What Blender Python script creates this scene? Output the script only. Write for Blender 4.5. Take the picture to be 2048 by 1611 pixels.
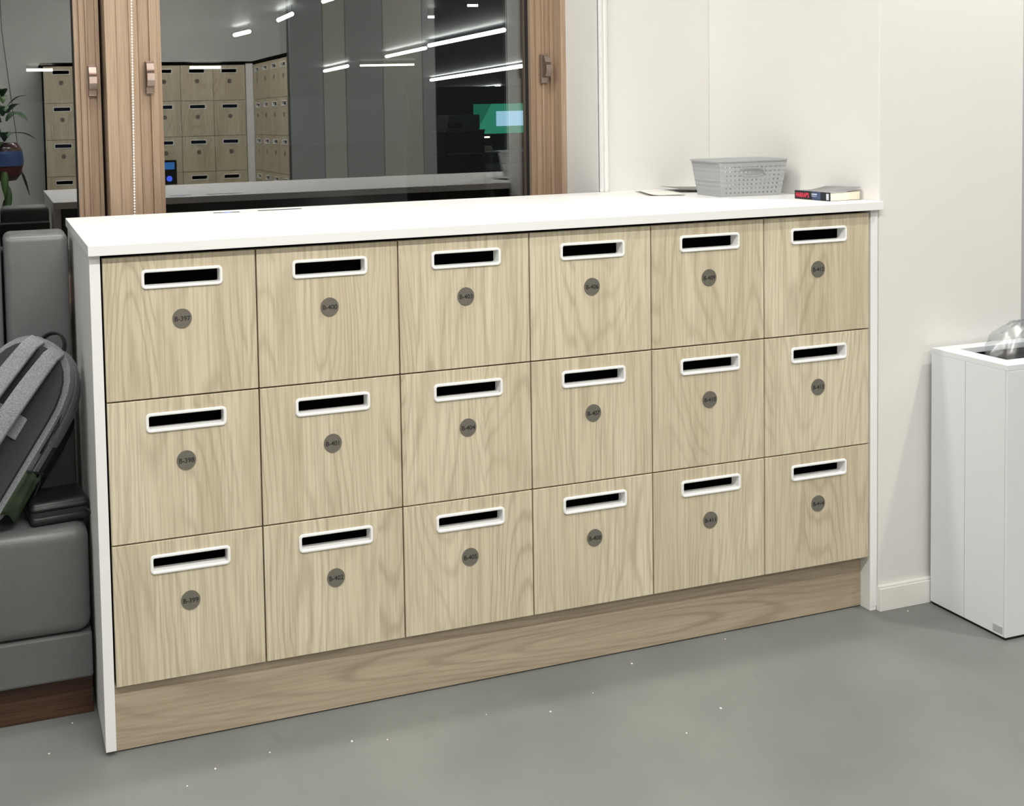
import bpy, bmesh, math, random
from mathutils import Vector, Matrix
random.seed(7)
for o in list(bpy.data.objects): bpy.data.objects.remove(o)
SC = bpy.context.scene
COL = SC.collection

# ------------------------------------------------------------------ camera
FPX = 2125.559
cam_d = bpy.data.cameras.new('camera'); cam = bpy.data.objects.new('camera', cam_d); COL.objects.link(cam)
cam_d.sensor_fit = 'HORIZONTAL'; cam_d.sensor_width = 36.0
cam_d.lens = FPX*36/2048
cam_d.shift_x = 0.195316; cam_d.shift_y = -0.225211
cam_d.clip_start = 0.05; cam_d.clip_end = 200
YAW, PITCH, ROLL = 0.290291, -0.050064, -0.024193
fw = Vector((math.sin(YAW)*math.cos(PITCH), math.cos(YAW)*math.cos(PITCH), math.sin(PITCH)))
rt = Vector((math.cos(YAW), -math.sin(YAW), 0)); up = rt.cross(fw)
r2 = math.cos(ROLL)*rt + math.sin(ROLL)*up; u2 = -math.sin(ROLL)*rt + math.cos(ROLL)*up
cam.matrix_world = Matrix(((r2.x, u2.x, -fw.x, -0.219181), (r2.y, u2.y, -fw.y, -2.384394), (r2.z, u2.z, -fw.z, 1.434859), (0, 0, 0, 1)))
SC.camera = cam

# ------------------------------------------------------------------ world, exposure
w = bpy.data.worlds.new('night'); SC.world = w; w.use_nodes = True
w.node_tree.nodes['Background'].inputs[0].default_value = (0.006, 0.008, 0.011, 1)
w.node_tree.nodes['Background'].inputs[1].default_value = 1.0
SC.view_settings.view_transform = 'Standard'; SC.view_settings.look = 'None'
SC.view_settings.exposure = 0.18; SC.view_settings.gamma = 1.0
SC.view_settings.use_curve_mapping = False

# ------------------------------------------------------------------ helpers
def srgb(r, g, b):
    f = lambda c: (c/255/12.92) if c/255 <= .04045 else ((c/255+.055)/1.055)**2.4
    return (f(r), f(g), f(b), 1)

def mat(name, color, rough=.5, metal=0, spec=.5, emit=None, estr=0, noise=None, bump=None):
    m = bpy.data.materials.new(name); m.use_nodes = True
    nt = m.node_tree; b = nt.nodes['Principled BSDF']
    b.inputs['Base Color'].default_value = color; b.inputs['Roughness'].default_value = rough
    b.inputs['Metallic'].default_value = metal; b.inputs['Specular IOR Level'].default_value = spec
    if emit:
        b.inputs['Emission Color'].default_value = emit; b.inputs['Emission Strength'].default_value = estr
    if noise or bump:
        tc = nt.nodes.new('ShaderNodeTexCoord')
    if noise:
        sc, amt, det = noise
        n = nt.nodes.new('ShaderNodeTexNoise'); n.inputs['Scale'].default_value = sc; n.inputs['Detail'].default_value = det
        nt.links.new(tc.outputs['Object'], n.inputs['Vector'])
        r = nt.nodes.new('ShaderNodeValToRGB')
        r.color_ramp.elements[0].position = .3; r.color_ramp.elements[1].position = .7
        r.color_ramp.elements[0].color = tuple(c*(1-amt) for c in color[:3])+(1,)
        r.color_ramp.elements[1].color = tuple(min(1, c*(1+amt)) for c in color[:3])+(1,)
        nt.links.new(n.outputs['Fac'], r.inputs['Fac']); nt.links.new(r.outputs['Color'], b.inputs['Base Color'])
    if bump:
        sc, st = bump
        n2 = nt.nodes.new('ShaderNodeTexNoise'); n2.inputs['Scale'].default_value = sc; n2.inputs['Detail'].default_value = 4
        nt.links.new(tc.outputs['Object'], n2.inputs['Vector'])
        bp = nt.nodes.new('ShaderNodeBump'); bp.inputs['Strength'].default_value = st; bp.inputs['Distance'].default_value = .01
        nt.links.new(n2.outputs['Fac'], bp.inputs['Height']); nt.links.new(bp.outputs['Normal'], b.inputs['Normal'])
    return m

def wood(name, light, mid, dark, axis='z', rough=.45, contour=9.0, streak=.5, seedmul=37.0, fx=3.2, fz=.55, plank=0.0, line=.55, sharp=4.0):
    """veneer: contour lines of a stretched noise field give the cathedral figure, fine streaks the pores,
    optional plank strips (each with its own figure and tone)"""
    m = bpy.data.materials.new(name); m.use_nodes = True
    nt = m.node_tree; L = nt.links.new; b = nt.nodes['Principled BSDF']; b.inputs['Roughness'].default_value = rough
    b.inputs['Specular IOR Level'].default_value = .35
    N = nt.nodes.new
    def math_(op, a, bb=None, c=None):
        n = N('ShaderNodeMath'); n.operation = op
        for i, q in enumerate((a, bb, c)):
            if q is None: continue
            if isinstance(q, (int, float)): n.inputs[i].default_value = q
            else: L(q, n.inputs[i])
        return n.outputs[0]
    tc = N('ShaderNodeTexCoord'); oi = N('ShaderNodeObjectInfo')
    rnd = math_('MULTIPLY', oi.outputs['Random'], seedmul)
    sep = N('ShaderNodeSeparateXYZ'); L(tc.outputs['Object'], sep.inputs[0])
    across, along = (sep.outputs['X'], sep.outputs['Z']) if axis == 'z' else (sep.outputs['Z'], sep.outputs['X'])
    across = math_('ADD', across, rnd); along = math_('ADD', along, rnd)
    pid = rnd
    if plank:
        q = math_('FLOOR', math_('MULTIPLY_ADD', across, 1/plank, rnd)); wn = N('ShaderNodeTexWhiteNoise'); wn.noise_dimensions = '1D'; L(q, wn.inputs['W'])
        pid = math_('MULTIPLY_ADD', wn.outputs['Value'], 23.7, rnd); tone = wn.outputs['Value']
    def stretched(sa, sl):
        c = N('ShaderNodeCombineXYZ'); L(math_('MULTIPLY', across, sa), c.inputs[0]); L(math_('MULTIPLY_ADD', sep.outputs['Y'], sa, pid), c.inputs[1]); L(math_('MULTIPLY', along, sl), c.inputs[2])
        return c.outputs[0]
    def noise(vec, det, rough_=.5, dist=0):
        n = N('ShaderNodeTexNoise'); n.inputs['Scale'].default_value = 1; n.inputs['Detail'].default_value = det; n.inputs['Roughness'].default_value = rough_; n.inputs['Distortion'].default_value = dist
        L(vec, n.inputs['Vector']); return n.outputs['Fac']
    field = math_('MULTIPLY_ADD', noise(stretched(42, 9), 3), .022, noise(stretched(fx, fz), 1.2, .4, .1))
    sn = math_('SINE', math_('MULTIPLY', field, contour*6.283))
    ln = math_('POWER', math_('MULTIPLY_ADD', sn, .5, .5), sharp)
    # figure comes and goes
    mod = N('ShaderNodeMapRange'); mod.inputs['From Min'].default_value = .35; mod.inputs['From Max'].default_value = .62; L(noise(stretched(7, 2.2), 2), mod.inputs['Value'])
    ln = math_('MULTIPLY', ln, math_('MULTIPLY_ADD', mod.outputs[0], .75, .25))
    r1 = N('ShaderNodeValToRGB'); r1.color_ramp.elements[0].position = .32; r1.color_ramp.elements[1].position = .66
    r1.color_ramp.elements[0].color = mid; r1.color_ramp.elements[1].color = light
    t3 = noise(stretched(13, .9), 3)
    if plank: t3 = math_('ADD', math_('MULTIPLY', t3, .8), math_('MULTIPLY', tone, .2))
    L(t3, r1.inputs['Fac'])
    mx = N('ShaderNodeMix'); mx.data_type = 'RGBA'; L(r1.outputs['Color'], mx.inputs['A']); mx.inputs['B'].default_value = dark; L(math_('MULTIPLY', ln, line), mx.inputs['Factor'])
    st = N('ShaderNodeMapRange'); st.inputs['From Min'].default_value = .56; st.inputs['From Max'].default_value = .38; L(noise(stretched(190, 5), 4, .6), st.inputs['Value'])
    mx2 = N('ShaderNodeMix'); mx2.data_type = 'RGBA'; L(mx.outputs['Result'], mx2.inputs['A']); mx2.inputs['B'].default_value = dark; L(math_('MULTIPLY', st.outputs[0], streak), mx2.inputs['Factor'])
    L(mx2.outputs['Result'], b.inputs['Base Color'])
    return m

def emis(name, color, strength):
    m = bpy.data.materials.new(name); m.use_nodes = True; nt = m.node_tree; nt.nodes.clear()
    e = nt.nodes.new('ShaderNodeEmission'); e.inputs[0].default_value = color; e.inputs[1].default_value = strength
    o = nt.nodes.new('ShaderNodeOutputMaterial'); nt.links.new(e.outputs[0], o.inputs[0]); return m

def glassmat(name, refl, tint, rough=0.0, gloss=(1, 1, 1, 1)):
    m = bpy.data.materials.new(name); m.use_nodes = True; nt = m.node_tree; nt.nodes.clear()
    t = nt.nodes.new('ShaderNodeBsdfTransparent'); t.inputs[0].default_value = tint
    g = nt.nodes.new('ShaderNodeBsdfGlossy'); g.inputs['Roughness'].default_value = rough; g.inputs['Color'].default_value = gloss
    x = nt.nodes.new('ShaderNodeMixShader'); x.inputs[0].default_value = refl
    o = nt.nodes.new('ShaderNodeOutputMaterial')
    nt.links.new(t.outputs[0], x.inputs[1]); nt.links.new(g.outputs[0], x.inputs[2]); nt.links.new(x.outputs[0], o.inputs[0]); return m

class MB:
    def __init__(s): s.v = []; s.f = []; s.m = []; s.sm = []
    def add(s, vs, fs, mi=0, smooth=False, M=None):
        o = len(s.v)
        s.v += [tuple(M @ Vector(p)) if M else tuple(p) for p in vs]
        for f in fs: s.f.append([i+o for i in f]); s.m.append(mi); s.sm.append(smooth)
        return s
    def box(s, x0, x1, y0, y1, z0, z1, mi=0, M=None):
        vs = [(x, y, z) for x in (x0, x1) for y in (y0, y1) for z in (z0, z1)]
        return s.add(vs, [(0, 1, 3, 2), (4, 6, 7, 5), (0, 4, 5, 1), (2, 3, 7, 6), (0, 2, 6, 4), (1, 5, 7, 3)], mi, False, M)
    def prism(s, pts, h0, h1, mi=0, smooth=False, M=None):      # pts (x,y) polygon, extruded on z
        n = len(pts); vs = [(x, y, h0) for x, y in pts]+[(x, y, h1) for x, y in pts]
        s.add(vs, [tuple(range(n))[::-1], tuple(range(n, 2*n))], mi, False, M)
        return s.add(vs, [(i, (i+1) % n, n+(i+1) % n, n+i) for i in range(n)], mi, smooth, M)
    def tube(s, path, r, n=8, mi=0, M=None, cap=True):
        path = [Vector(p) for p in path]; rings = []
        for i, p in enumerate(path):
            t = (path[min(i+1, len(path)-1)]-path[max(i-1, 0)]).normalized()
            a = Vector((0, 0, 1)) if abs(t.z) < .9 else Vector((1, 0, 0))
            e1 = t.cross(a).normalized(); e2 = t.cross(e1)
            rr = r[i] if isinstance(r, (list, tuple)) else r
            rings.append([p+e1*math.cos(2*math.pi*k/n)*rr+e2*math.sin(2*math.pi*k/n)*rr for k in range(n)])
        vs = [q for ring in rings for q in ring]; fs = []
        for i in range(len(path)-1):
            for k in range(n): fs.append((i*n+k, i*n+(k+1) % n, (i+1)*n+(k+1) % n, (i+1)*n+k))
        if cap: fs += [tuple(range(n))[::-1], tuple(range((len(path)-1)*n, len(path)*n))]
        return s.add(vs, fs, mi, True, M)
    def strip(s, path, normals, wdirs, width, thick, mi=0, M=None):    # flat strap along a path
        vs = []; fs = []
        for i, p in enumerate(path):
            p = Vector(p); nn = Vector(normals[i]).normalized(); wd = Vector(wdirs[i]).normalized()
            wh = (width[i] if isinstance(width, (list, tuple)) else width)/2
            vs += [p-wd*wh, p+wd*wh, p+wd*wh*.96+nn*thick, p-wd*wh*.96+nn*thick]
        n = len(path)
        for i in range(n-1):
            for k in range(4): fs.append((i*4+k, i*4+(k+1) % 4, (i+1)*4+(k+1) % 4, (i+1)*4+k))
        fs += [(3, 2, 1, 0), (4*n-4, 4*n-3, 4*n-2, 4*n-1)]
        return s.add(vs, fs, mi, True, M)
    def lathe(s, prof, n=24, mi=0, M=None):       # prof (r,z)
        vs = []; fs = []
        for r, z in prof:
            for k in range(n): vs.append((r*math.cos(2*math.pi*k/n), r*math.sin(2*math.pi*k/n), z))
        for i in range(len(prof)-1):
            for k in range(n): fs.append((i*n+k, i*n+(k+1) % n, (i+1)*n+(k+1) % n, (i+1)*n+k))
        return s.add(vs, fs, mi, True, M)
    def mesh(s, name):
        me = bpy.data.meshes.new(name); me.from_pydata(s.v, [], s.f)
        for p, mi, sm in zip(me.polygons, s.m, s.sm): p.material_index = mi; p.use_smooth = sm
        bm = bmesh.new(); bm.from_mesh(me); bmesh.ops.recalc_face_normals(bm, faces=bm.faces); bm.to_mesh(me); bm.free()
        me.update(); return me
    def build(s, name, mats, parent=None, bevel=0, segs=2, loc=None):
        me = s.mesh(name)
        for m in (mats if isinstance(mats, (list, tuple)) else [mats]): me.materials.append(m)
        return link(name, me, parent, bevel, segs, loc)

def link(name, me, parent=None, bevel=0, segs=2, loc=None):
    o = bpy.data.objects.new(name, me); COL.objects.link(o)
    if parent: o.parent = parent
    if loc: o.location = loc
    if bevel:
        b = o.modifiers.new('bevel', 'BEVEL'); b.width = bevel; b.segments = segs; b.limit_method = 'ANGLE'; b.angle_limit = math.radians(40)
    return o
def tag(o, label, cat, group=None):
    o['label'] = label; o['category'] = cat
    if group: o['group'] = group
    return o
def struct(o, label=None):
    o['kind'] = 'structure'
    if label: o['label'] = label
    return o
def empty(name, loc=(0, 0, 0), label=None, cat=None, group=None, rz=0):
    o = bpy.data.objects.new(name, None); COL.objects.link(o); o.location = loc; o.rotation_euler = (0, 0, rz)
    o.empty_display_size = .05
    if label: tag(o, label, cat, group)
    return o
def rbox(sx, sy, sz, r, seg=4, M=None):           # rounded box mesh data centred on origin
    bm = bmesh.new(); bmesh.ops.create_cube(bm, size=1)
    for v in bm.verts: v.co = Vector((v.co.x*sx, v.co.y*sy, v.co.z*sz))
    bmesh.ops.bevel(bm, geom=bm.edges[:]+bm.verts[:], offset=r, segments=seg, profile=.5, affect='EDGES', clamp_overlap=True)
    if M: bm.transform(M)
    vs = [tuple(v.co) for v in bm.verts]; bm.verts.index_update()
    fs = [[v.index for v in f.verts] for f in bm.faces]; bm.free()
    return vs, fs
def rrect(x0, x1, z0, z1, r, seg=5):
    pts = []
    for cx, cz, a0 in ((x1-r, z1-r, 0), (x0+r, z1-r, 90), (x0+r, z0+r, 180), (x1-r, z0+r, 270)):
        for k in range(seg+1):
            a = math.radians(a0+90*k/seg); pts.append((cx+r*math.cos(a), cz+r*math.sin(a)))
    return pts

# ------------------------------------------------------------------ materials
M_wall = mat('wall_paint', srgb(226, 225, 221), .6, noise=(3, .012, 3), bump=(220, .03))
M_wallgrey = mat('grey_wall_paint', srgb(176, 178, 180), .6, noise=(2, .02, 3))
M_panel = mat('grey_panel', srgb(166, 168, 169), .5, noise=(2, .02, 3))
M_panelw = mat('pale_panel', srgb(192, 190, 182), .5, noise=(2, .02, 3))
M_walldark = mat('dark_partition', srgb(58, 62, 66), .5, noise=(2, .05, 3))
M_ceil = mat('ceiling_paint', srgb(232, 232, 230), .7, noise=(2, .01, 2))
M_white = mat('white_laminate', srgb(240, 240, 238), .38, noise=(4, .008, 2))
M_base = mat('white_baseboard', srgb(236, 234, 229), .42, noise=(5, .012, 2))
M_plastic = mat('white_plastic', srgb(247, 247, 245), .32, noise=(8, .004, 2))
M_bin = mat('white_powdercoat', srgb(222, 225, 229), .4, noise=(6, .006, 2), bump=(400, .02))
M_black = mat('black_void', srgb(10, 10, 10), .8, noise=(10, .2, 2))
M_backpan = mat('dark_back_panel', srgb(64, 64, 58), .7, noise=(6, .1, 2))
M_carc = mat('carcass_shade_black', srgb(5, 5, 5), 1.0, spec=.05, noise=(6, .1, 2))  # near-black puts the shade behind slots and door gaps into the carcass colour
M_disc = mat('brushed_disc', srgb(120, 116, 106), .4, .25, noise=(40, .05, 3))
M_text = mat('engraved_text', srgb(44, 43, 40), .6, noise=(30, .05, 2))
M_door = wood('pale_elm_veneer', srgb(221, 211, 186), srgb(205, 192, 166), srgb(157, 142, 116), 'z', .46, contour=31, streak=.36, fx=4.2, fz=.62, plank=.21, line=.44)
M_plinth = wood('pale_elm_plinth', srgb(186, 171, 149), srgb(172, 157, 135), srgb(140, 124, 102), 'x', .5, contour=22, streak=.3, fx=5.5, fz=.7)
M_frame = wood('window_frame_wood', srgb(178, 155, 132), srgb(164, 141, 118), srgb(130, 109, 88), 'z', .4, contour=3, streak=.4, fx=8, fz=.3)
M_sofawood = wood('brown_plinth_wood', srgb(84, 60, 45), srgb(70, 48, 36), srgb(46, 30, 22), 'x', .5, contour=12, streak=.6)
M_bronze = mat('bronze_handle', srgb(158, 142, 132), .24, .85, noise=(20, .05, 2))
M_leather = mat('grey_leather', srgb(96, 98, 98), .36, noise=(30, .04, 4), bump=(350, .08))
M_seam = mat('dark_seam', srgb(34, 34, 34), .7, noise=(20, .1, 2))
M_chain = mat('bead_chain', srgb(240, 236, 230), .35, noise=(20, .02, 2))
M_heather = mat('heather_grey_fabric', srgb(124, 126, 130), .85, noise=(260, .28, 5), bump=(600, .2))
M_mesh = mat('charcoal_mesh_fabric', srgb(44, 48, 50), .8, noise=(300, .15, 3), bump=(700, .2))
M_blackfab = mat('black_fabric', srgb(11, 12, 12), .8, noise=(120, .2, 3))
M_greenfab = mat('green_mesh_pocket', srgb(44, 58, 38), .7, noise=(26, .35, 4), bump=(40, .3))
M_case = mat('black_case', srgb(28, 30, 31), .42, noise=(60, .1, 3), bump=(300, .1))
M_basket = mat('grey_basket_plastic', srgb(166, 169, 170), .45, noise=(9, .012, 2))
M_paper = mat('paper', srgb(238, 236, 228), .7, noise=(12, .015, 2))
M_paperd = mat('grey_printed_paper', srgb(128, 128, 124), .6, noise=(12, .06, 2))
M_page = mat('book_pages', srgb(236, 229, 208), .75, noise=(80, .05, 3))
M_bookblk = mat('book_black', srgb(24, 26, 32), .4, noise=(20, .08, 2))
M_bookblue = mat('book_blue', srgb(62, 78, 110), .4, noise=(20, .08, 2))
M_bookgrey = mat('book_cover_grey', srgb(150, 148, 150), .35, noise=(12, .05, 2))
M_red = mat('red_lettering', srgb(226, 66, 88), .5, noise=(30, .03, 2))
M_pale = mat('pale_lettering', srgb(200, 206, 216), .5, noise=(30, .03, 2))
M_crumb = mat('white_crumb', srgb(245, 243, 235), .7, noise=(50, .02, 2))
M_tag = mat('grey_tag', srgb(172, 174, 178), .45, noise=(30, .03, 2))
M_grey = mat('grey_plastic', srgb(150, 153, 156), .5, noise=(12, .03, 2))
M_pot = mat('glazed_pot', srgb(84, 44, 38), .25, noise=(6, .5, 3))
M_potblue = mat('glazed_pot_blue', srgb(70, 92, 140), .25, noise=(14, .4, 3))
M_leaf = mat('leaf_green', srgb(58, 92, 40), .45, noise=(12, .2, 3))
M_glass = glassmat('window_glass', .15, (.9, .93, .92, 1))
M_film = glassmat('clear_plastic_film', .14, (.9, .92, .93, 1), .35)
M_lamp = emis('lamp_diffuser', (1, .97, .92, 1), 9)
M_tube = emis('office_tube', (1, .97, .92, 1), 14)
M_tubewarm = emis('office_tube_warm', (1, .92, .7, 1), 3.5)
M_blueled = emis('blue_led', (.08, .16, 1, 1), 2.6)
M_bluescr = emis('blue_display', (.08, .3, .8, 1), 1.2)
M_teal = emis('teal_screen', (.05, .42, .27, 1), .55)
M_tealdk = emis('teal_screen_dark', (.02, .28, .17, 1), .45)
M_scrwin = emis('pale_blue_window', (.42, .72, .95, 1), .95)

def floor_mat():
    m = bpy.data.materials.new('grey_resin_floor'); m.use_nodes = True; nt = m.node_tree; L = nt.links.new; N = nt.nodes.new
    b = nt.nodes['Principled BSDF']; b.inputs['Roughness'].default_value = .42; b.inputs['Specular IOR Level'].default_value = .4
    tc = N('ShaderNodeTexCoord')
    n = N('ShaderNodeTexNoise'); n.inputs['Scale'].default_value = 2.2; n.inputs['Detail'].default_value = 5; L(tc.outputs['Object'], n.inputs['Vector'])
    r = N('ShaderNodeValToRGB'); r.color_ramp.elements[0].position = .35; r.color_ramp.elements[1].position = .68
    r.color_ramp.elements[0].color = srgb(113, 117, 114); r.color_ramp.elements[1].color = srgb(126, 129, 125); L(n.outputs['Fac'], r.inputs['Fac'])
    n2 = N('ShaderNodeTexNoise'); n2.inputs['Scale'].default_value = 24; n2.inputs['Detail'].default_value = 6; n2.inputs['Roughness'].default_value = .7; L(tc.outputs['Object'], n2.inputs['Vector'])
    n4 = N('ShaderNodeTexNoise'); n4.inputs['Scale'].default_value = 4; n4.inputs['Detail'].default_value = 2; L(tc.outputs['Object'], n4.inputs['Vector'])
    mm = N('ShaderNodeMath'); mm.operation = 'MULTIPLY'; L(n2.outputs['Fac'], mm.inputs[0]); L(n4.outputs['Fac'], mm.inputs[1])
    r2 = N('ShaderNodeValToRGB'); r2.color_ramp.elements[0].position = .36; r2.color_ramp.elements[1].position = .46; L(mm.outputs[0], r2.inputs['Fac'])
    f = N('ShaderNodeMath'); f.operation = 'MULTIPLY'; f.inputs[1].default_value = .4; L(r2.outputs['Color'], f.inputs[0])
    mx = N('ShaderNodeMix'); mx.data_type = 'RGBA'; L(f.outputs[0], mx.inputs['Factor']); L(r.outputs['Color'], mx.inputs['A']); mx.inputs['B'].default_value = srgb(102, 106, 103)
    L(mx.outputs['Result'], b.inputs['Base Color'])
    rr = N('ShaderNodeMapRange'); rr.inputs['To Min'].default_value = .34; rr.inputs['To Max'].default_value = .52; L(n.outputs['Fac'], rr.inputs['Value']); L(rr.outputs[0], b.inputs['Roughness'])
    return m
M_floor = floor_mat()

# ------------------------------------------------------------------ lamps of the room (fixtures on the ceiling, each with its own light)
ZC = 3.2
def linear_lamp(x, y, lx, ly, power, label, color=(1, .972, .93)):
    t = empty('ceiling_light', (x, y, ZC), label, 'ceiling light', 'linear ceiling lights')
    MB().box(-lx/2-.02, lx/2+.02, -ly/2-.02, ly/2+.02, -.06, 0).build('housing', M_white, t, .004)
    MB().box(-lx/2, lx/2, -ly/2, ly/2, -.066, -.058).build('diffuser', M_lamp, t)
    d = bpy.data.lights.new('tube_light', 'AREA'); d.shape = 'RECTANGLE'; d.size = lx; d.size_y = ly; d.energy = power; d.color = color
    o = bpy.data.objects.new('tube_light', d); COL.objects.link(o); o.parent = t; o.location = (0, 0, -.075)
    return t
def down_lamp(x, y, power, label, r=.06, color=(1, .955, .89)):
    t = empty('downlight', (x, y, ZC), label, 'ceiling light', 'round recessed downlights')
    MB().lathe([(r+.025, 0), (r+.025, -.012), (r+.004, -.014), (r, -.008), (r, 0)], 24).build('trim_ring', M_white, t)
    MB().lathe([(0, -.006), (r, -.006)], 24).build('lens', M_lamp, t)
    d = bpy.data.lights.new('lamp_light', 'AREA'); d.shape = 'DISK'; d.size = 2*r; d.energy = power; d.color = color
    o = bpy.data.objects.new('lamp_light', d); COL.objects.link(o); o.parent = t; o.location = (0, 0, -.03)
    return t
LAMPS = [
 ('lin', .35, -1.75, 2.2, .10, 64, 'long linear ceiling light above the floor before the lockers'),
 ('lin', .35, .15, 1.6, .08, 27, 'linear ceiling light above the white countertop'),
 ('down', 3.0, -.9, None, None, 32, 'round recessed downlight above the white waste bin'),
 ('lin', -2.0, -.9, .10, 2.0, 26, 'linear ceiling light above the grey sofa'),
 ('lin', 7.2, -1.6, .10, 2.4, 36, 'linear ceiling light far along the room beyond the waste bin'),
 ('lin', 1.0, -4.0, 2.4, .10, 60, 'linear ceiling light before the tall locker wall'),
 ('lin', 4.2, -2.9, 2.0, .10, 26, 'linear ceiling light before the panelled partition'),
]
for kind, x, y, lx, ly, p, lab in LAMPS:
    if kind == 'lin': linear_lamp(x, y, lx, ly, p, lab)
    else: down_lamp(x, y, p, lab)

# ------------------------------------------------------------------ the room shell
YB = .735           # wall plane behind the counter
YG = 1.05           # window glass
PX = 2.145          # pillar left face
XR = 1.7095         # window reveal
struct(MB().box(-5, 12, -5.7, YB+.5, -.1, 0).build('floor', M_floor), 'matt grey resin floor')
struct(MB().box(-5, 12, -5.7, 1.2, ZC, ZC+.1).build('ceiling', M_ceil), 'white ceiling')
struct(MB().box(XR, 3.2, YB, 1.12, 0, ZC).build('wall_back', M_wall), 'off-white wall beside the window')
struct(MB().box(-5, XR, 1.0, 1.12, 0, .86).box(-5, XR, 1.0, 1.12, 2.75, ZC).build('wall_window', M_wall), 'low wall under the window')
struct(MB().box(PX, 2.668, 0, YB, 0, ZC).build('wall_pillar', M_wall, bevel=.003), 'white wall pier at the right end of the counter')
struct(MB().box(2.668, 12, .06, YB, 0, ZC).build('wall_right_back', M_wallgrey), 'grey wall beyond the pier')
struct(MB().box(-5, 12, -5.7, -5.6, 0, ZC).build('wall_rear', M_wall), 'white wall behind the tall lockers')
struct(MB().box(-5.1, -5, -5.7, 1.12, 0, ZC).build('wall_left', M_wallgrey))
struct(MB().box(12, 12.1, -5.7, YB, 0, ZC).build('wall_right', M_wallgrey))
bb = MB().box(PX-.006, 2.668, -.014, 0, 0, .066).box(PX-.006, 2.668, -.011, 0, .066, .072)
struct(bb.build('baseboard_pillar', M_base, bevel=.0015), 'white baseboard on the pier')
# blind side channel on the wall corner by the window
ch = MB()
for x0, x1, y0 in ((1.7115, 1.7155, -.014), (1.7185, 1.7225, -.010), (1.7275, 1.7325, -.014), (1.7365, 1.7425, -.008)):
    ch.box(x0, x1, YB+y0, YB-.0005, 1.169, ZC-.02)
ch.box(1.7115, 1.7425, YB-.004, YB-.0005, 1.169, ZC-.02)
tag(ch.build('blind_side_channel', M_plastic), 'white ribbed blind channel running down the wall corner beside the window', 'blind channel')

# ------------------------------------------------------------------ window: frame, sashes, panes
def profile_post(mb, x0, x1, yf, yb, z0, z1, ribs):
    """moulded post: x positions of (x0,x1,extra depth towards the room)"""
    mb.box(x0, x1, yf, yb, z0, z1)
    for a, b, d in ribs: mb.box(a, b, yf-d, yf+.001, z0, z1)
ZS, ZT = .86, 2.75
win = empty('window_1', (0, 0, 0)); struct(win, 'wide window with wood-look frame on a dark night')
m = MB(); profile_post(m, .116, .216, .90, 1.08, ZS, ZT, [(.150, .154, .003), (.188, .214, .006)]); m.build('mullion', M_frame, win, .002)
m = MB(); m.box(1.69, XR, .935, 1.08, ZS, ZT); m.build('jamb', M_frame, win, .002)
m = MB(); m.box(-5, XR, .93, 1.08, ZS, ZS+.03); m.build('sill', M_frame, win, .002)
m = MB(); m.box(-5, XR, .93, 1.08, ZT-.03, ZT); m.build('head', M_frame, win, .002)
def sash(x0, x1, name='sash'):
    o = MB()
    for s, xa in ((1, x0), (-1, x1)):
        def bx(a, b, y): o.box(min(xa+s*a, xa+s*b), max(xa+s*a, xa+s*b), y, 1.075, ZS+.03, ZT-.03)
        bx(0, .012, .985); bx(.0115, .036, .996); bx(.0355, .042, .988); bx(.0415, .060, .998); bx(.0595, .076, 1.012)
    o.box(x0+.07, x1-.07, .99, 1.075, ZS+.03, ZS+.10); o.box(x0+.07, x1-.07, .99, 1.075, ZT-.10, ZT-.03)
    so = o.build(name, M_frame, win, .0015)
    MB().box(x0+.074, x1-.074, YG, YG+.008, ZS+.098, ZT-.098).build('pane', M_glass, so)
    g = MB()
    for xx in (x0+.0745, x1-.0785): g.box(xx, xx+.004, 1.03, 1.05, ZS+.1, ZT-.1)
    g.build('gasket', M_seam, so)
sash(-1.55, .1075); sash(.2275, 1.6895)
# extra mullion and dark pane beyond the frame on the left
m = MB(); m.box(-1.66, -1.55, .90, 1.08, ZS, ZT); m.build('mullion', M_frame, win, .002)
MB().box(-5, -1.66, YG, YG+.008, ZS+.03, ZT-.03).build('pane', M_glass, win)
def window_handle(x, z0, z1, lab):
    t = empty('window_handle', (x, .985, (z0+z1)/2), lab, 'window handle', 'bronze window handles')
    h = z1-z0; hw = .0135
    MB().box(-hw, hw, -.006, .01, -h/2, h/2).build('base_plate', M_bronze, t, .002)
    p = [(-.004, h*.46), (-.020, h*.44), (-.030, h*.22), (-.026, h*.19), (-.024, h*.17), (-.036, h*.12), (-.038, -.10*h), (-.028, -.27*h), (-.020, -.30*h), (-.006, -.30*h)]
    R = Matrix(((0, 0, 1, 0), (1, 0, 0, 0), (0, 1, 0, 0), (0, 0, 0, 1)))
    MB().prism(p, -hw*.85, hw*.85, M=R).build('lever', M_bronze, t, .002)
window_handle(.0815, 1.522, 1.618, 'bronze window handle on the frame left of the bead chain')
window_handle(.2600, 1.527, 1.629, 'bronze window handle on the frame right of the bead chain')
window_handle(1.6515, 1.541, 1.643, 'shaded bronze window handle on the frame beside the white wall')

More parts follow.
